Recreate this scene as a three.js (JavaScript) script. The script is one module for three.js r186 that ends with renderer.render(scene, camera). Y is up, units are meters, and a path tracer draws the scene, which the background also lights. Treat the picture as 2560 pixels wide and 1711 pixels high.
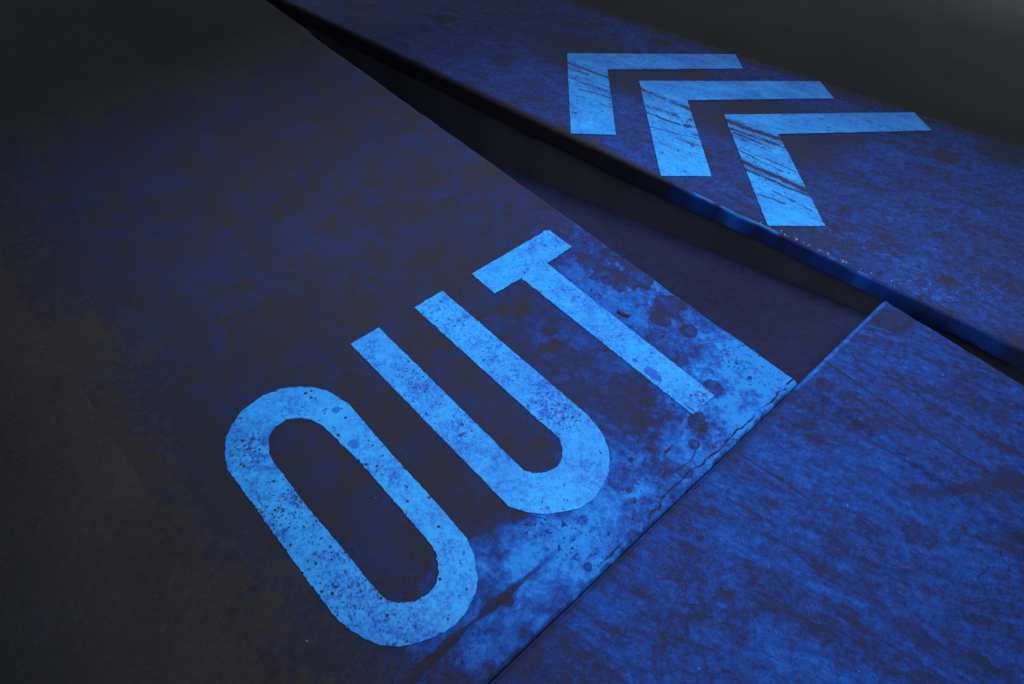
import * as THREE from 'three';

// ---------------------------------------------------------------- camera
const scene = new THREE.Scene();
const camera = new THREE.PerspectiveCamera(52.629, 1024 / 684, 0.05, 900);
camera.matrix.makeBasis(new THREE.Vector3(0.73141, 0.06605, 0.67873), new THREE.Vector3(0.48818, 0.64424, -0.58876), new THREE.Vector3(-0.47615, 0.76197, 0.43896)).setPosition(0, 2.2, 0);
camera.matrix.decompose(camera.position, camera.quaternion, camera.scale);
camera.scale.set(1, 1, 1);

const renderer = new THREE.WebGLRenderer({ antialias: true });
renderer.toneMapping = THREE.LinearToneMapping;
renderer.toneMappingExposure = 2.38;
renderer.shadowMap.enabled = true;

// ---------------------------------------------------------------- dull, overcast evening sky
{
  const W = 64, H = 32, d = new Float32Array(W * H * 4);
  for (let j = 0; j < H; j++) for (let i = 0; i < W; i++) {
    const e = Math.abs((j + 0.5) / H * 2 - 1), k = (j * W + i) * 4, s = 0.5 + 0.12 * e;   // a little brighter overhead
    d[k] = s * 0.86; d[k + 1] = s * 0.93; d[k + 2] = s; d[k + 3] = 1;
  }
  const sky = new THREE.DataTexture(d, W, H, THREE.RGBAFormat, THREE.FloatType);
  sky.mapping = THREE.EquirectangularReflectionMapping; sky.magFilter = THREE.LinearFilter; sky.needsUpdate = true;
  scene.background = sky; scene.environment = sky;
}
const sun = new THREE.DirectionalLight(0xfff6ea, 1.5);          // the sun behind thick cloud: a very wide source
sun.position.set(3.1, 9, -1.0); sun.target.position.set(2.3, 0, -1.4);
sun.castShadow = true; sun.shadow.radius = 76; sun.shadow.mapSize.set(2048, 2048);
Object.assign(sun.shadow.camera, { left: -14, right: 14, top: 14, bottom: -14, near: 0.5, far: 40 });
scene.add(sun, sun.target);

// ---------------------------------------------------------------- helpers
const clamp = (x, a = 0, b = 1) => Math.min(b, Math.max(a, x)), mix = (a, b, t) => a + (b - a) * t;
const sst = (a, b, x) => { const t = clamp((x - a) / (b - a)); return t * t * (3 - 2 * t); };
let seed = 7;
const rnd = () => { seed = (seed * 1664525 + 1013904223) >>> 0; return seed / 4294967296; };
const TAB = new Float32Array(65536);
for (let i = 0; i < 65536; i++) TAB[i] = rnd() * 2 - 1;
function noise(x, y) {                                            // value noise, -1..1
  const xi = Math.floor(x), yi = Math.floor(y); let fx = x - xi, fy = y - yi;
  fx = fx * fx * (3 - 2 * fx); fy = fy * fy * (3 - 2 * fy);
  const a = (xi & 255), b = (xi + 1 & 255), c = (yi & 255) << 8, d = (yi + 1 & 255) << 8;
  const p = TAB[a | c], q = TAB[b | c], r = TAB[a | d], s = TAB[b | d];
  return p + (q - p) * fx + (r + (s - r) * fx - p - (q - p) * fx) * fy;
}
function fbm(x, y, n = 4, gain = 0.5) { let s = 0, a = 1, t = 0; for (let i = 0; i < n; i++) { s += a * noise(x, y); t += a; a *= gain; const u = x * 1.93 - y * 0.61 + 17.3; y = x * 0.61 + y * 1.93 - 9.1; x = u; } return s / t; }
const enc = (x) => 255 * (x <= 0.0031308 ? 12.92 * x : 1.055 * Math.pow(x, 1 / 2.4) - 0.055);
// a colour map and a relief map over the rectangle x0..x0+w, z0..z0+d (metres); f(x, z, o) writes linear o.r, o.g, o.b, o.h
function surface(x0, z0, w, d, step, f, rough, bump = 0.004, extra = {}) {
  const W = Math.min(2048, Math.round(w / step)), H = Math.min(2048, Math.round(d / step));
  const col = new Uint8Array(W * H * 4), rel = new Uint8Array(W * H * 4), o = { r: 0, g: 0, b: 0, h: 0.5, s: rough };
  for (let j = 0, k = 0; j < H; j++) for (let i = 0; i < W; i++, k += 4) {
    o.h = 0.5; f(x0 + (i + 0.5) * w / W, z0 + (j + 0.5) * d / H, o);
    col[k] = clamp(enc(o.r), 0, 255); col[k + 1] = clamp(enc(o.g), 0, 255); col[k + 2] = clamp(enc(o.b), 0, 255); col[k + 3] = 255;
    rel[k] = rel[k + 1] = rel[k + 2] = clamp(o.h) * 255; rel[k + 3] = 255;
  }
  const tex = (a) => { const t = new THREE.DataTexture(a, W, H, THREE.RGBAFormat); t.magFilter = THREE.LinearFilter; t.minFilter = THREE.LinearMipmapLinearFilter; t.generateMipmaps = true; t.needsUpdate = true; return t; };
  const map = tex(col); map.colorSpace = THREE.SRGBColorSpace;
  const m = new THREE.MeshPhysicalMaterial({ map, bumpMap: tex(rel), bumpScale: bump, roughness: rough, metalness: 0, side: THREE.DoubleSide, ...extra });
  m.userData.area = [x0, z0, w, d];
  return m;
}
function planarUV(g, m) {
  const [x0, z0, w, d] = m.userData.area, p = g.attributes.position, uv = new Float32Array(p.count * 2);
  for (let i = 0; i < p.count; i++) { uv[2 * i] = (p.getX(i) - x0) / w; uv[2 * i + 1] = (p.getZ(i) - z0) / d; }
  g.setAttribute('uv', new THREE.BufferAttribute(uv, 2));
  return g;
}
function add(name, g, m, data, parent = scene) {
  const o = new THREE.Mesh(g, m); o.name = name; o.castShadow = o.receiveShadow = true; Object.assign(o.userData, data); parent.add(o); return o;
}
const range = (...segs) => { const r = []; for (const [a, b, n] of segs) for (let i = r.length ? 1 : 0; i <= n; i++) r.push(a + (b - a) * i / n); return r; };
// a solid slab: top from a height function on a grid, four sides down to a depth
function slab(xs, zs, top, bottom) {
  const nx = xs.length, nz = zs.length, pos = [], idx = [];
  for (const z of zs) for (const x of xs) pos.push(x, top(x, z), z);
  for (let j = 0; j < nz - 1; j++) for (let i = 0; i < nx - 1; i++) { const a = j * nx + i, b = a + 1, c = a + nx, d = c + 1; idx.push(a, c, b, b, c, d); }
  const ring = [];
  for (let i = 0; i < nx; i++) ring.push(i);
  for (let j = 1; j < nz; j++) ring.push(j * nx + nx - 1);
  for (let i = nx - 2; i >= 0; i--) ring.push((nz - 1) * nx + i);
  for (let j = nz - 2; j >= 0; j--) ring.push(j * nx);
  const base = pos.length / 3;
  for (const k of ring) { const [x, y, z] = pos.slice(3 * k, 3 * k + 3); pos.push(x, y, z, x, bottom(x, z), z); }
  for (let i = 0; i < ring.length - 1; i++) { const a = base + 2 * i; idx.push(a, a + 2, a + 1, a + 1, a + 2, a + 3); }
  const g = new THREE.BufferGeometry(); g.setAttribute('position', new THREE.Float32BufferAttribute(pos, 3)); g.setIndex(idx);
  g.computeVertexNormals(); return g;
}
const round = (d, r) => d >= r ? 0 : -(r - Math.sqrt(Math.max(0, r * r - (r - d) * (r - d))));    // drop of a rounded arris at distance d from the edge

// concrete colours from grimy (t = 0) to bare and worn (t = 1): blue-tinted concrete under black grime
const STOPS = [[0, .014, .014, .016], [.14, .011, .013, .030], [.30, .006, .015, .082], [.5, .003, .034, .23], [.75, .004, .078, .40], [1, .008, .155, .56]];
function tone(t, o) {
  t = clamp(t); let i = 1; while (i < STOPS.length - 1 && t > STOPS[i][0]) i++;
  const a = STOPS[i - 1], b = STOPS[i], k = (t - a[0]) / (b[0] - a[0]);
  o.r = mix(a[1], b[1], k); o.g = mix(a[2], b[2], k); o.b = mix(a[3], b[3], k);
}
function blobs(list, x, z) {                                      // how far a point is inside one of the round stains
  let m = 0;
  for (const [bx, bz, r, s = 1] of list) {
    const dx = x - bx, dz = z - bz, d2 = dx * dx + dz * dz;
    if (d2 > r * r * 2.2) continue;
    const d = Math.sqrt(d2) + noise(x * 31 + bx * 9, z * 31) * r * 0.26 + fbm(x * 90, z * 90 + bx * 7, 2, .7) * r * 0.2;
    m = Math.max(m, s * sst(r * 1.08, r * 0.80, d) * (0.72 + 0.28 * sst(r * .45, r * .9, d)));
  }
  return m;
}

// ---------------------------------------------------------------- ground and an added cover, out of view, that shapes the light
const GROUND = surface(-8, -14, 24, 22, 0.02, (x, z, o) => { const n = fbm(x * 2, z * 2, 5); o.r = .030 + .010 * n; o.g = .030 + .010 * n; o.b = .033 + .010 * n; }, 0.95, 0.003, { specularIntensity: 0.4 });
for (const t of [GROUND.map, GROUND.bumpMap]) t.wrapS = t.wrapT = THREE.MirroredRepeatWrapping;
{
  const g = new THREE.PlaneGeometry(600, 600, 1, 1); g.rotateX(-Math.PI / 2); g.translate(0, -1.09, 0);
  add('ground', planarUV(g, GROUND), GROUND, { kind: 'structure' });
}
const OPEN = { x0: 0.42, x1: 4.55, z0: -3.2, z1: 0.95 }, ADDED_COVER = { x0: -6, x1: 11, z0: -11, z1: 7 };
const addedCoverGrey = new THREE.MeshStandardMaterial({ color: new THREE.Color().setRGB(0.20, 0.20, 0.21), roughness: 0.9 });
{
  const s = new THREE.Shape([[ADDED_COVER.x0, ADDED_COVER.z0], [ADDED_COVER.x1, ADDED_COVER.z0], [ADDED_COVER.x1, ADDED_COVER.z1], [ADDED_COVER.x0, ADDED_COVER.z1]].map((p) => new THREE.Vector2(...p)));
  s.holes.push(new THREE.Path([[OPEN.x0, OPEN.z0], [OPEN.x0, OPEN.z1], [OPEN.x1, OPEN.z1], [OPEN.x1, OPEN.z0]].map((p) => new THREE.Vector2(...p))));
  const g = new THREE.ExtrudeGeometry(s, { depth: 0.3, bevelEnabled: false }); g.rotateX(Math.PI / 2); g.translate(0, 3.05, 0);
  add('added_cover', g, addedCoverGrey, { kind: 'structure' });
}

// ---------------------------------------------------------------- exit lane (the slab with the word OUT)
const SX = -0.03, JZ = -0.352, LX = 2.152, LZ = -4.02;
const STAIN = [[1.999, -1.287, .085, .7], [2.085, -1.181, .098, .9], [2.097, -1.361, .063, .9], [2.121, -1.293, .037, 1.1], [1.991, -1.397, .082, .6], [2.06, -.98, .095, .75], [1.97, -.951, .061, .9], [1.93, -1.307, .024, .8], [1.98, -1.196, .035, .7],
  [2.034, -.892, .018, .8], [2, -.821, .054, .8], [2.042, -1.664, .119, .8], [2.012, -1.78, .088, .8], [1.968, -.696, .079, .8], [2.021, -.538, .069, .8], [1.838, -.561, .043, 1], [1.654, -.505, .046, 1.1], [1.847, -.736, .027, .9], [1.57, -.786, .111, .6],
  [1.371, -.913, .094, .7], [1.43, -.721, .053, .7], [1.474, -.643, .014, 1], [1.325, -.567, .014, 1.2], [1.241, -.539, .062, .6], [1.225, -.489, .012, 1.1], [1.56, -.454, .022, .9], [1.825, -2.333, .057, 1], [1.378, -2.645, .081, .7], [2.001, -2.601, .031, 1],
  [2.095, -1.841, .068, .9], [.856, -1.962, .07, .5], [1.408, -.476, .013, 1], [.906, -.393, .019, 1], [.637, -.491, .025, 1]];
for (const b of STAIN) { if (b[2] > .05) b[2] *= .82; if (b[0] > 1.85) b[3] *= b[1] > -.8 ? .55 : 1.2; }
for (let i = 0; i < 110; i++) { const u = rnd(); STAIN.push([0.4 + rnd() * 1.75, -2.9 + 2.5 * rnd(), 0.005 + 0.024 * u ** 5, 0.3 + 0.5 * rnd()]); }
const crackZ = (x) => -0.383 + 0.010 * noise(x * 9, 3) + 0.006 * noise(x * 31, 8) + (x < 1.15 ? (1.15 - x) * 0.09 : 0);
const crackOn = (x) => sst(0.92, 1.0, x) * sst(-0.75, -0.2, noise(x * 5.3, 44));
const grooveZ = (x) => -0.505 + 0.014 * noise(x * 4, 21) + 0.004 * noise(x * 19, 5);
const LANE = surface(-2.2, -4.1, 4.4, 3.8, 0.0022, (x, z, o) => {
  const wx = x + 0.10 * fbm(x * 2.3, z * 2.3, 3), wz = z + 0.10 * fbm(x * 2.3 + 40, z * 2.3, 3);
  const broad = fbm(wx * 2.2, wz * 2.2 + 11, 4), mid = fbm(wx * 8 + 3, wz * 8, 6, 0.66), fine = fbm(x * 46, z * 46, 4, 0.75), grain = noise(x * 230, z * 230), streak = fbm(x * 26, z * 3.5, 3);
  // bare concrete shows along the joint, and on the strip by the gap; paler tone round the T paints in the light falloff
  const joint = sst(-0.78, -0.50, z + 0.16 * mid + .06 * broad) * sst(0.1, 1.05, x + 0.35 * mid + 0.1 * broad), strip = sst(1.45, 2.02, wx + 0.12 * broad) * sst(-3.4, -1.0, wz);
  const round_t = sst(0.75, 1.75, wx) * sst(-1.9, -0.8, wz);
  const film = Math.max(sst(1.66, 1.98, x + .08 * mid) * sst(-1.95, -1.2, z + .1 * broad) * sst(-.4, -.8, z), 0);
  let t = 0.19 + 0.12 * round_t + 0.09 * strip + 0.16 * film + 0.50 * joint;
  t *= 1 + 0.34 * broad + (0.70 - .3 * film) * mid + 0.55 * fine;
  t += 0.07 * grain * sst(.1, .4, t) + 0.05 * streak * sst(.2, 1, x);
  // pale worn film with ragged borders near the gap and the joint
  const worn = sst(0.00, 0.30, mid + 0.5 * broad + 0.35 * fine - 0.05) * Math.max(sst(1.72, 1.98, x) * sst(-1.75, -1.2, z), sst(-0.85, -0.5, z) * sst(0.9, 1.7, x));
  t = mix(t, Math.max(t, 0.80 + 0.22 * fine + 0.15 * mid), 0.7 * worn);
  const rust = sst(0.20, 0.50, fbm(x * 13 + 90, z * 13, 5, .65) + 0.12 * broad);                 // dark scabs
  t *= 1 - 0.5 * rust * (1 - .7 * joint) * (1 - .75 * film);
  const b = blobs(STAIN, x, z); t = mix(t, Math.min(t, 0.25) * (0.9 + 0.7 * fine + .3 * mid), Math.min(1, b * 1.05) * 0.85);
  const pits = sst(0.62, 0.78, noise(x * 120 + 7, z * 120)) * sst(0.1, 0.5, noise(x * 8, z * 8 + 60));
  t *= 1 - 0.6 * pits;
  // grime packed into the crack and the shallow groove
  const c = Math.abs(z - crackZ(x)) + 0.003 * noise(x * 60, z * 60); t *= 1 - 0.8 * crackOn(x) * sst(0.0045, 0.001, c);
  const gdist = Math.abs(z - grooveZ(x)) / (0.009 + 0.006 * noise(x * 12, 9)); t *= 1 - 0.6 * sst(1.8, 0.5, gdist) * sst(.95, .7, x) * sst(-.1, .25, x);
  const hair = Math.abs(z - (-0.47 + 0.03 * noise(x * 6, 70) + 0.01 * noise(x * 30, 71) + 0.12 * (1.7 - x) )); t *= 1 - 0.5 * sst(0.004, 0.001, hair) * sst(1.3, 1.4, x) * sst(1.75, 1.65, x);
  const lip = sst(-0.364, -0.358, z + 0.004 * noise(x * 50, 2)); t = mix(t, t * (0.85 + 0.3 * noise(x * 26, 31)), lip);
  tone(t, o);
  // slab border painted near black, standing in for the light lost there
  const borderFade = sst(-0.02, 0.22, 0.6 * fine + 0.45 * mid + 0.25 * broad + 0.30 - 1.5 * Math.min(x - SX, (z - LZ) * .8));
  o.r = mix(o.r, .0195, borderFade); o.g = mix(o.g, .0200, borderFade); o.b = mix(o.b, .0245, borderFade);
  o.h = 0.5 + 0.16 * fine + 0.14 * grain + 0.10 * mid - 0.45 * pits - 0.1 * b;
}, 0.82, 0.005, { specularIntensity: 0.38 });
function laneTop(x, z) {
  const chip = 0.012 * Math.max(0, fbm(x * 14, z * 9 + 5, 3));
  let y = round(LX - x + 0.002, 0.03 + chip * 1.6) + round(JZ - z + 0.001, 0.026 + chip + 0.012 * Math.max(0, noise(x * 23, 4)));
  y -= 0.0025 * crackOn(x) * sst(0.003, 0.0005, Math.abs(z - crackZ(x)));
  y -= 0.006 * sst(0.02, 0.004, Math.abs(z - grooveZ(x))) * sst(.95, .7, x) * sst(-.1, .25, x);
  return y;
}
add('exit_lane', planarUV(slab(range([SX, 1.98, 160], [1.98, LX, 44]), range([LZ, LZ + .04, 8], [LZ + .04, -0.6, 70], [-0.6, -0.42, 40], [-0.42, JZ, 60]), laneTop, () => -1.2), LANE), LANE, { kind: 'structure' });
for (const t of [LANE.map, LANE.bumpMap]) t.wrapS = t.wrapT = THREE.MirroredRepeatWrapping;

// added dark slabs beside and beyond the lane, standing in for lost light
const DARK_SLAB = surface(-2.2, -5.6, 4.4, 5.3, 0.004, (x, z, o) => {
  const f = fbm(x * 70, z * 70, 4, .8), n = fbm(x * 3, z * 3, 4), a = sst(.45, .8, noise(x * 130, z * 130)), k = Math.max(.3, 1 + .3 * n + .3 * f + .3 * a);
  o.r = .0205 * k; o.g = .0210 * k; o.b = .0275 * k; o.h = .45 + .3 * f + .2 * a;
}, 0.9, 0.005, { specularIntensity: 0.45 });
for (const t of [DARK_SLAB.map, DARK_SLAB.bumpMap]) t.wrapS = t.wrapT = THREE.MirroredRepeatWrapping;
add('added_dark_slab', planarUV(slab(range([-6, -1, 10], [-1, SX - .0004, 60]), range([LZ, JZ, 120]), (x, z) => -0.0003 + 0.0004 * fbm(x * 9, z * 9, 3), () => -1.2), DARK_SLAB), DARK_SLAB, { kind: 'structure' });
add('added_dark_slab_001', planarUV(slab(range([-6, 2.152, 120]), range([-11, -5, 20], [-5, LZ - .0004, 40]), (x, z) => -0.0003 + 0.0004 * fbm(x * 9, z * 9, 3), () => -1.2), DARK_SLAB), DARK_SLAB, { kind: 'structure' });

// ---------------------------------------------------------------- approach slab in the foreground
const AX = 2.884;
const ASTAIN = [[2.207, -.269, .038, .8], [2.794, -.255, .09, .75], [2.352, .45, .085, .9], [.993, -.075, .045, .6], [1.891, .3, .055, .8], [1.62, .12, .05, .6], [1.2, -.2, .05, .5]];
for (let i = 0; i < 60; i++) { const u = rnd(); ASTAIN.push([0.4 + rnd() * 2.4, -0.3 + 1.2 * rnd(), 0.004 + 0.02 * u * u * u, 0.3 + 0.5 * rnd()]); }
const APPROACH = surface(-1.2, -0.36, 4.1, 2.4, 0.0021, (x, z, o) => {
  const u = x * 0.93 + z * -0.37, v = x * 0.37 + z * 0.93;                                       // wear runs a little askew of the lane
  const wx = u + 0.06 * fbm(x * 3, z * 3, 3), wv = v + 0.1 * fbm(x * 3 + 9, z * 3, 3);
  const broad = fbm(wx * 3.2 + 5, wv * 1.3, 4), streak = fbm(wx * 11, wv * 3.4, 6, .68), brush = fbm(wx * 60, wv * 12, 3, .7), fine = fbm(x * 44, z * 44, 4, .78), grain = noise(x * 230, z * 230), cross = fbm(x * 6 + z * 6, (z - x) * 2, 3);
  let t = 0.425 + 0.07 * broad + 0.17 * streak + 0.13 * brush + 0.23 * fine + 0.09 * grain + 0.05 * cross;
  t *= 1 - 0.32 * sst(0.16, 0.55, fbm(wx * 10 + 33, wv * 4 + 2, 5, .66));
  const gully = Math.abs(x - (2.02 + 0.42 * sst(.12, .6, z) + 0.03 * noise(z * 7, 1)));           // two dark drain marks
  t *= 1 - 0.5 * sst(0.06, 0.0, gully) * sst(0.05, 0.2, z) * (0.6 + 0.4 * noise(z * 9, x * 9));
  for (const [lx, k, a] of [[2.321, 0, .5], [2.47, .05, .35], [1.72, .12, .45], [2.62, .02, .3], [1.38, .2, .3], [2.13, .1, .3]]) t *= 1 - a * sst(0.008, 0.001, Math.abs(x - lx - k * z - 0.012 * noise(z * 6 + lx * 40, 3))) * sst(-0.1, 0.3, noise(z * 4 + lx * 30, 8) + .2);
  const hair = Math.abs(x - (1.12 + 0.05 * noise(z * 13, 5) + 0.02 * noise(z * 60, 6) + z * .3)); t *= 1 - 0.65 * sst(0.005, 0.001, hair) * sst(-.26, -.2, z) * sst(.06, 0, z);
  const hair2 = Math.abs(z - (0.56 + 0.06 * noise(x * 11, 15) + 0.02 * noise(x * 55, 16))); t *= 1 - 0.5 * sst(0.005, 0.001, hair2) * sst(1.7, 1.8, x) * sst(2.25, 2.1, x);
  const b = blobs(ASTAIN, x, z); t = mix(t, 0.2 + 0.2 * fine, Math.min(1, b) * 0.75);
  const glint = sst(0.80, 0.95, noise(x * 150 + 4, z * 150)); t = mix(t, 0.95, 0.6 * glint * sst(.0, .5, noise(x * 7, z * 7 + 20)));
  const soil = sst(0.055, 0.0, z - JZ - 0.02 * fine - 0.012 * noise(x * 15, 2)) * sst(2.16, 2.1, x); t *= 1 - 0.3 * soil;     // dirt swept against the joint
  const nose = sst(2.10, 2.14, x) * sst(-0.328, -0.336, z + 0.004 * noise(x * 30, 5)); t = mix(t, 0.74 + 0.2 * noise(x * 40, z * 80), nose * 0.9);   // bare worn nose over the gap
  tone(t, o);
  o.h = 0.5 + 0.2 * fine + 0.16 * grain + 0.12 * streak;
}, 0.85, 0.005, { specularIntensity: 0.36 });
for (const t of [APPROACH.map, APPROACH.bumpMap]) t.wrapS = t.wrapT = THREE.MirroredRepeatWrapping;
function approachTop(x, z) {
  const open = sst(2.135, 2.165, x);
  return -0.014 * (1 - open) + 0.004 * open + round(z - (JZ + 0.012 - 0.006 * open), 0.006 + 0.005 * open) + round(AX - x, 0.015 + 0.01 * Math.max(0, fbm(z * 20, 3, 2))) - 0.004 * sst(0.03, 0.0, Math.abs(z + 0.305)) * open;
}
add('approach_road', planarUV(slab(range([-6, 0.2, 20], [0.2, 2.1, 80], [2.1, 2.2, 20], [2.2, 2.83, 30], [2.83, AX, 14]), range([JZ + 0.004, -0.28, 40], [-0.28, 1.2, 70], [1.2, 6, 20]), approachTop, () => -1.2), APPROACH), APPROACH, { kind: 'structure' });

// ---------------------------------------------------------------- ramp with the chevrons, falling away beside the lane
const RX = 2.972, RX1 = 4.86;
const rampY = (x, z) => 0.121022 + 0.128898 * z - 0.021111 * x;
const RSTAIN = [[4.339, -2.476, .112, 1], [3.785, -.484, .027, 1], [3.219, -.207, .036, .9], [4.234, -2.019, .07, .9], [4.6, -3.0, .1, .7], [3.5, -3.6, .12, .6], [4.4, -.7, .09, .7], [4.7, -.5, .14, .7], [3.72, -4.6, .1, .7]];
for (let i = 0; i < 50; i++) { const u = rnd(); RSTAIN.push([3.1 + rnd() * 1.7, -5 + 5 * rnd(), 0.008 + 0.04 * u * u * u, 0.3 + 0.6 * rnd()]); }
const RAMP = surface(2.95, -5.6, 1.95, 6.4, 0.0031, (x, z, o) => {
  const wx = x + 0.07 * fbm(x * 3, z * 3, 3), wz = z + 0.1 * fbm(x * 3 + 9, z * 3, 3);
  const broad = fbm(wx * 2.6 + 50, wz * 1.5, 4), streak = fbm(wx * 15, wz * 3, 4), fine = fbm(x * 40, z * 40, 4, .78), grain = noise(x * 190, z * 190), mid = fbm(wx * 8, wz * 6 + 5, 5, .66);
  let t = 0.385 + 0.07 * broad + 0.09 * streak + 0.08 * mid + 0.26 * fine + 0.10 * grain;
  t *= 1 - 0.45 * sst(3.55, 3.8, wx) * sst(4.45, 4.2, wx) * sst(-0.9, -1.35, wz) * sst(-3.9, -3.2, wz);          // rubber laid down between the arrows
  t *= 1 - 0.25 * sst(0.15, 0.5, fbm(wx * 9 + 70, wz * 4, 5, .65));
  t *= 1 - 0.5 * sst(4.70, 4.85, x + 0.05 * mid);                                                          // darker along the far edge
  const sand = sst(0.1, 0.5, noise(x * 9 + 4, z * 4) + .3) * sst(3.55, 3.2, x) * sst(-1.2, -.6, z); t += 0.16 * sand * sst(0.2, 0.8, grain + fine);
  const b = blobs(RSTAIN, x, z); t = mix(t, 0.08 + 0.05 * fine, Math.min(1, b) * 0.8);
  const edge = x - RX - 0.02 * noise(z * 7, 3);
  t = mix(t, 0.49 + 0.14 * noise(z * 9, 3) + .05 * noise(z * 31, 9), 0.8 * sst(RX + .006, RX + .002, x));                // scuffed edge face, painted paler to offset the little light on it
  t *= 1 - 0.4 * sst(0.10, 0.02, edge) * sst(-.9, .4, noise(z * 3, 90));
  const scar = sst(0.010, 0.003, Math.abs(x - RX - 0.007 - 0.004 * noise(z * 14, 6))) * sst(-1.55, -1.45, z) * sst(-0.35, -0.6, z) * sst(-0.25, 0.15, noise(z * 12, 31) + (z < -.95 ? .35 : -.1)); t = mix(t, 0.95, 0.85 * scar);   // scuffed bare edge
  t *= 1 - 0.85 * sst(RX + .035, RX + .006, x + 0.02 * mid) * sst(-1.45, -1.9, z + .3 * mid);              // gap edge darkened towards its far end
  t *= 1 - 0.6 * sst(0.0, 0.5, fbm(x * 3, z * 3 + 8, 4)) * sst(-4.4, -5.0, z);  // far end darkened in patches, adding to the fading light
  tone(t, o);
  o.h = 0.5 + 0.2 * fine + 0.15 * grain + 0.12 * streak;
}, 0.82, 0.005, { specularIntensity: 0.38 });
for (const t of [RAMP.map, RAMP.bumpMap]) t.wrapS = t.wrapT = THREE.MirroredRepeatWrapping;
const rampTop = (x, z) => rampY(x, z) + round(x - RX, 0.010 + 0.014 * Math.max(0, fbm(z * 8, 6, 3)) + 0.02 * sst(-1.6, -3, z)) + round(RX1 - x, 0.02);
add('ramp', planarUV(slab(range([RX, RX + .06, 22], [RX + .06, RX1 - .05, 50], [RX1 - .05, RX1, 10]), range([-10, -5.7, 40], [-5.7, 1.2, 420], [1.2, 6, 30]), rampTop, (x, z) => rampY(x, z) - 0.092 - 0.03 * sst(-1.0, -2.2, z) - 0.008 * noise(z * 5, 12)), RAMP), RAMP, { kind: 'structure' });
// the wall that carries the ramp, set back under its edge
const WALL = surface(3, -6, 2, 12, 0.02, (x, z, o) => { const n = fbm(z * 5, x * 5, 3); o.r = .065 + .02 * n; o.g = .068 + .02 * n; o.b = .090 + .03 * n; }, 0.95, 0.002, { specularIntensity: 0.3 });
{
  const lower = (x, z) => rampY(x, z) - 0.05;
  add('ramp_base', planarUV(slab(range([RX + .012, RX1 - .012, 4]), range([-9.96, 6, 60]), lower, () => -1.9), WALL), WALL, { kind: 'structure' });
}

// ---------------------------------------------------------------- floor of the gap between the two
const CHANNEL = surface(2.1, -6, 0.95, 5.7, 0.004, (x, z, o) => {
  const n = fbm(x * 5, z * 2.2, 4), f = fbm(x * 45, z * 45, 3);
  const k = 1 + 0.35 * n + 0.3 * f; o.r = .007 * k; o.g = .011 * k; o.b = .047 * k;  // shade of the gap partly put into this dark navy
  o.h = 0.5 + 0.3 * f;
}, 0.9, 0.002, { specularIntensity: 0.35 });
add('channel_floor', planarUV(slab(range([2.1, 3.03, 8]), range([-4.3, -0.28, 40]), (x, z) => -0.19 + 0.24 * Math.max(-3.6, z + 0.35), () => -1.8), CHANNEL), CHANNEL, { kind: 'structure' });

// ---------------------------------------------------------------- painted markings
const PITS = [[.329, -1.5, .07, 'd'], [.595, -1.275, .022], [.63, -1.443, .016], [.952, -.633, .009], [1.446, -1.168, .012], [1.22, -.926, .017], [1.227, -.994, .014], [1.9, -1.604, .014], [1.695, -.868, .010], [1.724, -1.541, .010], [.36, -1.44, .04, 'd'], [.26, -1.46, .035, 'd']];
for (let i = 0; i < 260; i++) { const o = rnd() < 0.6; const u = rnd(); PITS.push([o ? 0.2 + 0.48 * rnd() : 0.8 + 1.2 * rnd(), -1.68 + 1.15 * rnd(), 0.0022 + 0.0045 * u * u, rnd() < 0.3 ? 'h' : '']); }
const PIT = {};
for (const p of PITS) { const r = p[2] * 1.6 + .02; for (let i = Math.floor((p[0] - r) / .1); i <= (p[0] + r) / .1; i++) for (let j = Math.floor((p[1] - r) / .1); j <= (p[1] + r) / .1; j++) (PIT[i + ',' + j] ??= []).push(p); }
function paintTone(dirt, hole, o) {                              // pale blue road paint, dirt film, and chips down to black
  const R = .014, G = .262, B = .76;
  o.r = mix(R, .004, dirt); o.g = mix(G, .070, dirt); o.b = mix(B, .44, dirt);
  o.r = mix(o.r, .014, hole); o.g = mix(o.g, .018, hole); o.b = mix(o.b, .045, hole);
  o.h = 0.62 - 0.5 * hole;
}
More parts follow.
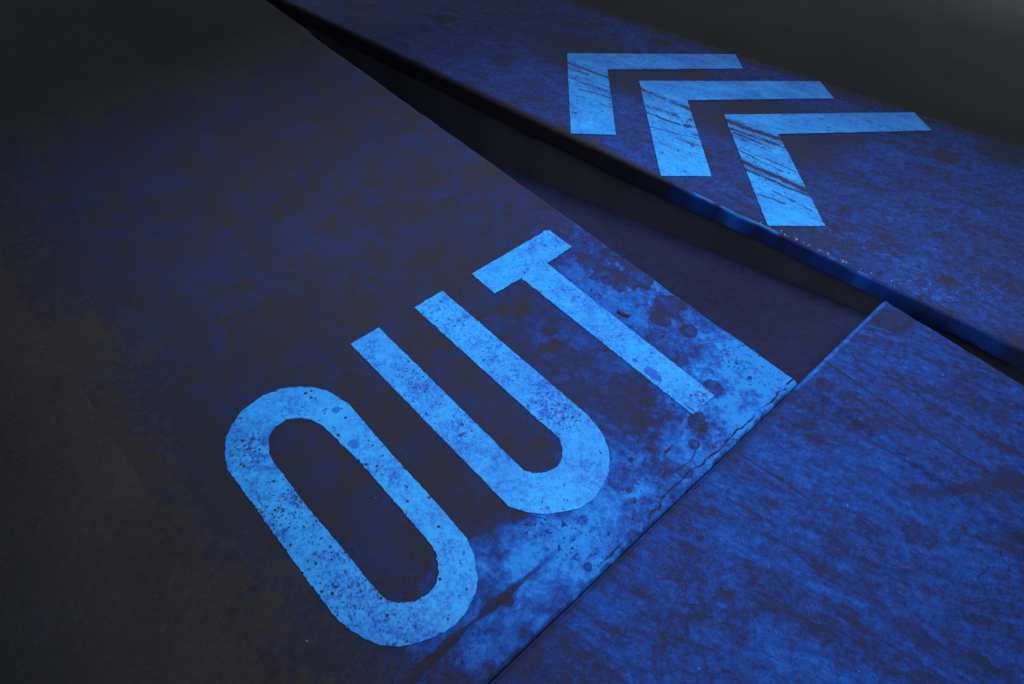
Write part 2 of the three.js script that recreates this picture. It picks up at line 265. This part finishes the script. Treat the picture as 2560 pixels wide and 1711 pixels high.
const LETTER = surface(0.15, -1.72, 1.9, 1.22, 0.00125, (x, z, o) => {
  const fine = fbm(x * 60, z * 60, 4, .75), speck = noise(x * 150, z * 150), speck2 = noise(x * 260 + 9, z * 230), cloud = fbm(x * 7, z * 7 + 3, 3), mid = fbm(x * 22, z * 22 + 8, 3);
  // how dirty each stroke is; the O eased overall to offset its weak light
  let d = 0.31 + 0.24 * cloud + 0.26 * mid + 0.30 * fine + 0.15 * speck;
  d += 0.30 * sst(0.15, 0.6, noise(x * 105 + 3, z * 105) * .7 + noise(x * 16, z * 16 + 5) * .5 + .06);
  const onO = x < 0.72, dense = (cx, cz, r) => Math.exp(-((x - cx) ** 2 + (z - cz) ** 2) / (r * r));
  if (onO) d += -0.12 + 0.14 * sst(.5, .3, x) + 0.10 * sst(-.9, -.6, z) * sst(.5, .3, x);
  const patch = 1.0 * dense(.3, -1.49, .085) + 0.95 * dense(.28, -1.2, .13) + 0.75 * dense(.28, -.85, .16) + 0.5 * dense(.33, -.62, .1) + 0.45 * dense(.62, -.75, .08) + 0.5 * dense(.62, -1.1, .12) + 0.75 * dense(1.26, -.93, .085) + .75 * dense(1.28, -.84, .06) + 0.6 * dense(.93, -1.35, .1) + 0.5 * dense(.92, -1.1, .12) + 0.6 * dense(1.26, -1.55, .13) + .35 * dense(1.26, -1.25, .16) + 0.3 * dense(1.75, -1.3, .15) + .3 * dense(1.72, -.95, .05) + .75 * dense(1.77, -.58, .05) + .35 * dense(.97, -.63, .07) + .25 * dense(1.8, -1.62, .1);
  d += 0.42 * patch * sst(0.05, 0.40, speck * .6 + fine * .6 + mid * .3);
  let hole = .9 * sst(0.36, 0.62, speck2 * .35 + noise(x * 115 + 50, z * 115) * .55 + fine * .35 + 0.42 * Math.min(1.2, patch) - 0.20);
  if (onO && patch) d += 0.8 * dense(.31, -1.48, .07) * sst(-.1, .3, mid + fine * .4);
  for (const [px, pz, r, k] of PIT[Math.floor(x / .1) + ',' + Math.floor(z / .1)] ?? []) {
    const q = Math.hypot(x - px, z - pz) / r + 0.25 * noise(x * 90, z * 90 + px * 50);
    if (k === 'd') continue;
    if (r > 0.008) d = Math.max(d, 0.85 * sst(1.15, 0.8, q)); else hole = Math.max(hole, sst(1.2, 0.7, q));
  }
  for (const [cx, cz, a, b] of [[1.698, -.772, .019, .046], [1.697, -.866, .009, .012]]) { const q = Math.hypot((x - cx) / a, (z - cz) / b) + 0.35 * noise(x * 70, z * 70); if (q < 1.3) { d = mix(d, 1.0, sst(1.1, 0.95, q)); hole *= sst(.9, 1.1, q); } }   // lost flakes on the T
  if (Math.abs(z + .575) < .035 && x > 1.66) hole = Math.max(hole, sst(0.075, 0.01, Math.abs(noise(x * 24, z * 24 + 70))) * 1.0 * sst(.035, .02, Math.abs(z + .575)));   // crazed end of the T
  const scratch = Math.abs(x - (.33 + .03 * (z + .98) + .008 * noise(z * 40, 3))); if (z > -1.06 && z < -.93) d = mix(d, 0.0, sst(.003, .001, scratch));
  paintTone(clamp(d), clamp(hole), o);
}, 0.62, 0.0018, { specularIntensity: 0.36 });
const SKID = [[3.784, -3.207, 3.811, -2.834, 9, .8], [3.713, -3.143, 3.739, -2.97, 4, .8], [3.60, -3.02, 3.62, -2.64, 7, .6], [3.508, -2.83, 3.562, -2.589, 5, .6], [3.438, -2.588, 3.445, -2.482, 3, .9], [3.66, -3.0, 3.68, -2.7, 4, .5], [3.824, -2.552, 3.815, -2.122, 15, .65], [3.637, -2.373, 3.688, -2.004, 18, .45], [3.557, -2.302, 3.576, -2.041, 7, .8],
  [3.416, -2.163, 3.506, -1.843, 3, .7], [3.416, -1.943, 3.439, -1.78, 5, .6], [3.53, -1.9, 3.54, -1.8, 5, .8], [3.846, -1.869, 3.877, -1.469, 20, .95], [3.767, -1.777, 3.809, -1.415, 12, .6], [3.734, -1.734, 3.739, -1.468, 8, .6], [3.564, -1.593, 3.53, -1.288, 5, .6], [3.60, -1.62, 3.585, -1.25, 4, .6], [3.47, -1.52, 3.439, -1.05, 16, 1.1], [3.395, -1.45, 3.405, -1.03, 7, .8], [3.215, -1.247, 3.237, -1.087, 4, .7], [3.70, -1.75, 3.69, -1.4, 5, .5], [3.30, -1.2, 3.28, -.95, 3, .5]];
const CHEVRON = surface(2.93, -3.4, 1.98, 2.56, 0.0016, (x, z, o) => {
  const fine = fbm(x * 55, z * 55, 4, .75), speck = noise(x * 130, z * 75), speck2 = noise(x * 240 + 9, z * 150), cloud = fbm(x * 6, z * 6 + 3, 3), mid = fbm(x * 26, z * 9, 3);
  let d = 0.26 + 0.22 * cloud + 0.28 * mid + 0.26 * fine + 0.12 * speck + 0.17 * sst(3.5, 3.95, x + 0.15 * mid);        // far arm painted dimmer: light falloff put into the colour
  d += 0.10 * sst(-2.2, -2.7, z);  // likewise dimmer towards the far chevron
  d += 0.22 * sst(0.15, 0.6, noise(x * 95 + 3, z * 60) * .7 + noise(x * 16, z * 10 + 5) * .5 + .06);
  let hole = sst(0.40, 0.62, speck2 * .3 + noise(x * 105 + 31, z * 62) * .65 + fine * .3 - 0.12 + 0.12 * sst(3.15, 3.3, x) * sst(3.9, 3.7, x));
  for (const [x0, z0, x1, z1, w, s] of SKID) {
    const dx = x1 - x0, dz = z1 - z0, u = ((x - x0) * dx + (z - z0) * dz) / (dx * dx + dz * dz);
    if (u < -.06 || u > 1.06) continue;
    const bend = 0.010 * noise(u * 3 + x0 * 20, 5), q = Math.abs((x - x0 - u * dx) + bend) / (w * 0.00145) + 0.5 * noise(x * 170, z * 60);
    const broken = sst(-0.6, 0.1, noise(x * 60, z * 34 + x0 * 30) + 2.0 * (s - 0.55));
    hole = Math.max(hole, sst(1.1, 0.55, q) * broken * Math.min(1, s + .35)); d += 0.4 * s * sst(3, 0.8, q);
  }
  for (const [px, pz, r] of [[3.6, -1.996, .027], [3.418, -1.821, .017], [4.456, -2.67, .035], [3.215, -2.611, .018], [4.315, -1.97, .05], [4.35, -2.5, .06]]) {
    const q = Math.hypot(x - px, (z - pz) * .8) / r + 0.3 * noise(x * 60, z * 60); d = Math.max(d, (r < .03 ? 1 : .75) * sst(1.15, 0.75, q)); if (r === .027) hole = Math.max(hole, .7 * sst(1.15, .75, q));
  }
  paintTone(clamp(d), clamp(hole), o);
}, 0.62, 0.0018, { specularIntensity: 0.36 });

function outline(pts, jag, key) {                                // brush- and tape-edge: short steps, pushed in and out by a millimetre or two
  const r = [];
  pts.forEach((a, i) => {
    const b = pts[(i + 1) % pts.length], L = Math.hypot(b[0] - a[0], b[1] - a[1]), n = Math.max(1, Math.round(L / 0.007));
    for (let k = 0; k < n; k++) {
      const x = mix(a[0], b[0], k / n), z = mix(a[1], b[1], k / n), e = k ? jag * (.6 * noise(x * 45 + key, z * 45) + .8 * noise(x * 190, z * 190 + key) + 1.5 * sst(.6, .9, noise(x * 80, z * 80 + key))) : 0;
      r.push(new THREE.Vector2(x + e * (b[1] - a[1]) / L, z - e * (b[0] - a[0]) / L));
    }
  });
  return r;
}
function marking(pts, holes, m, yOf, jag, key) {
  const s = new THREE.Shape(outline(pts, jag, key));
  for (const h of holes) s.holes.push(new THREE.Path(outline(h, jag, key + 5)));
  const g = new THREE.ExtrudeGeometry(s, { depth: 0.0025, bevelEnabled: true, bevelThickness: 0.001, bevelSize: 0.001, bevelOffset: -0.001, bevelSegments: 1 });
  g.rotateX(Math.PI / 2);                                        // shape y becomes z, the paint grows downwards
  const p = g.attributes.position;
  for (let i = 0; i < p.count; i++) p.setY(i, yOf(p.getX(i), p.getZ(i)) + 0.0035 + 0.001 + p.getY(i) + 0.0);
  g.computeVertexNormals();
  return planarUV(g, m);
}
const letterGroup = {};
const O_OUT = [[.227, -1.533], [.206, -1.47], [.205, -1.284], [.201, -1.058], [.201, -.814], [.208, -.755], [.228, -.698], [.254, -.645], [.295, -.603], [.335, -.579], [.397, -.552], [.455, -.541], [.511, -.547], [.567, -.571], [.609, -.604], [.651, -.67], [.67, -.728], [.675, -.898], [.675, -1.173], [.683, -1.436], [.656, -1.54], [.626, -1.584], [.584, -1.625], [.53, -1.661], [.455, -1.676], [.368, -1.665], [.305, -1.63], [.265, -1.596]];
const O_IN = [[.369, -1.483], [.347, -1.442], [.340, -1.401], [.335, -1.182], [.341, -.931], [.342, -.778], [.348, -.741], [.368, -.71], [.41, -.677], [.456, -.669], [.498, -.678], [.532, -.705], [.56, -.751], [.568, -.787], [.571, -.945], [.572, -1.202], [.561, -1.36], [.556, -1.42], [.536, -1.472], [.509, -1.503], [.469, -1.528], [.421, -1.524], [.389, -1.508]];
const U_OUT = [[.856, -1.679], [.997, -1.679], [.992, -.794], [1.009, -.762], [1.049, -.734], [1.095, -.724], [1.136, -.74], [1.166, -.767], [1.187, -.804], [1.189, -.845], [1.185, -.902], [1.18, -1.676], [1.336, -1.678], [1.346, -.807], [1.338, -.753], [1.323, -.703], [1.301, -.662], [1.275, -.628], [1.218, -.583], [1.151, -.559], [1.095, -.55], [1.044, -.555], [.989, -.584], [.935, -.616], [.891, -.664], [.855, -.726]];
const T_OUT = [[1.506, -1.678], [1.960, -1.678], [1.972, -1.684], [1.995, -1.67], [1.995, -1.518], [1.821, -1.511], [1.81, -.539], [1.665, -.539], [1.663, -1.515], [1.504, -1.520]];
const flat = () => 0;
add('painted_letter', marking(O_OUT, [O_IN], LETTER, flat, 0.0022, 1), LETTER, { label: 'pale blue painted letter O, the dirtiest letter, nearest the dark side of the lane', category: 'letter', group: 'letters painted on the exit lane' });
add('painted_letter_001', marking(U_OUT, [], LETTER, flat, 0.0019, 2), LETTER, { label: 'pale blue painted letter U standing between the O and the T on the concrete lane', category: 'letter', group: 'letters painted on the exit lane' });
add('painted_letter_002', marking(T_OUT, [], LETTER, flat, 0.0018, 3), LETTER, { label: 'pale blue painted letter T with a chipped stem beside the dark gap', category: 'letter', group: 'letters painted on the exit lane' });
[[[3.918, -3.348], [4.827, -2.449], [4.64, -2.261], [3.913, -2.938], [3.182, -2.23], [2.992, -2.438]], [[3.921, -2.647], [4.838, -1.759], [4.654, -1.556], [3.914, -2.224], [3.197, -1.528], [2.990, -1.730]], [[3.909, -1.927], [4.835, -1.091], [4.667, -.903], [3.928, -1.541], [3.206, -.83], [2.992, -1.036]]].forEach((c, i) => {
  add('painted_chevron' + (i ? '_00' + i : ''), marking(c, [], CHEVRON, rampY, 0.0024, 10 + i), CHEVRON, {
    label: ['blue painted chevron farthest down the ramp, its point ahead of the other two', 'blue painted chevron in the middle of the row of three, round dark spot on it', 'blue painted chevron nearest the joint, with a thick black skid mark across its lower arm'][i],
    category: 'chevron marking', group: 'chevrons painted on the ramp' });
});

// ---------------------------------------------------------------- small things lying about
function scrap(name, x, y, z, turn, len, wid, label) {           // a curled sliver
  const g = new THREE.BoxGeometry(len, 0.003, wid, 8, 1, 3), p = g.attributes.position;
  for (let i = 0; i < p.count; i++) { const u = p.getX(i) / len * 2, v = p.getZ(i) / wid * 2; p.setZ(i, p.getZ(i) * (1 - 0.75 * u * u) + .003 * u); p.setY(i, p.getY(i) + 0.004 * u * u + 0.004 * v * v + .0025); }
  g.computeVertexNormals();
  const o = add(name, g, new THREE.MeshStandardMaterial({ color: new THREE.Color().setRGB(.008, .009, .012), roughness: .8 }), { label, category: 'debris', group: 'dark scraps on the exit lane' });
  o.position.set(x, y, z); o.rotation.y = turn; return o;
}
scrap('debris_scrap', 1.858, 0, -1.07, -1.15, .062, .014, 'small black sliver lying on the concrete right of the stem of the letter T');
scrap('debris_scrap_001', 1.462, 0, -.502, 0.1, .036, .010, 'tiny black sliver lying between the foot of the letter T and the slab joint');
{
  // grit caught along the scuffed edge of the ramp and on the broken corner of the lane
  const g = new THREE.IcosahedronGeometry(1, 1), p = g.attributes.position;
  for (let i = 0; i < p.count; i++) { const k = 1 + 0.25 * noise(p.getX(i) * 3 + 5, p.getY(i) * 3 + p.getZ(i) * 5); p.setXYZ(i, p.getX(i) * k, p.getY(i) * k * .7, p.getZ(i) * k); }
  g.computeVertexNormals();
  const spots = [];
  for (let i = 0; i < 26; i++) { const z = -1.1 + 0.75 * rnd(), x = RX + 0.012 + 0.03 * rnd() * rnd(), s = 0.0018 + 0.004 * rnd() ** 3; spots.push([x, rampTop(x, z) + s * .4, z, s]); }
  for (const [z, s] of [[-.70, .0075], [-.62, .0065], [-.605, .006], [-.87, .006], [-.80, .0055], [-.745, .005]]) spots.push([RX + .022, rampTop(RX + .022, z) + s * .4, z, s]);
  for (let i = 0; i < 26; i++) { if (i > 10) break; const x = 2.02 + .11 * rnd(), z = -.62 + .24 * rnd(), s = 0.0015 + .003 * rnd() ** 2; spots.push([x, laneTop(x, z) + s * .4, z, s]); }
  for (let i = 0; i < 12; i++) { const x = .4 + 2.4 * rnd(), z = -.3 + 1.0 * rnd(), s = 0.001 + .0018 * rnd(); spots.push([x, approachTop(x, z) + s * .4, z, s]); }
  for (const [x, z] of [[.53, -1.05], [.1, -.8], [1.18, -.75], [1.145, -.735]]) spots.push([x, .002, z, .0026]);
  const grit = new THREE.InstancedMesh(g, new THREE.MeshStandardMaterial({ color: new THREE.Color().setRGB(.04, .17, .42), roughness: .6 }), spots.length), M = new THREE.Matrix4(), Q = new THREE.Quaternion(), Eu = new THREE.Euler();
  spots.forEach(([x, y, z, s], i) => grit.setMatrixAt(i, M.compose(new THREE.Vector3(x, y, z), Q.setFromEuler(Eu.set(rnd() * .6, rnd() * 6, rnd() * .6)), new THREE.Vector3(s, s, s * (0.7 + .6 * rnd())))));
  grit.name = 'grit'; grit.castShadow = grit.receiveShadow = true;
  grit.userData = { kind: 'stuff', label: 'pale blue grit scattered along the ramp edge and the slabs', category: 'grit' };
  scene.add(grit);
}

renderer.render(scene, camera);
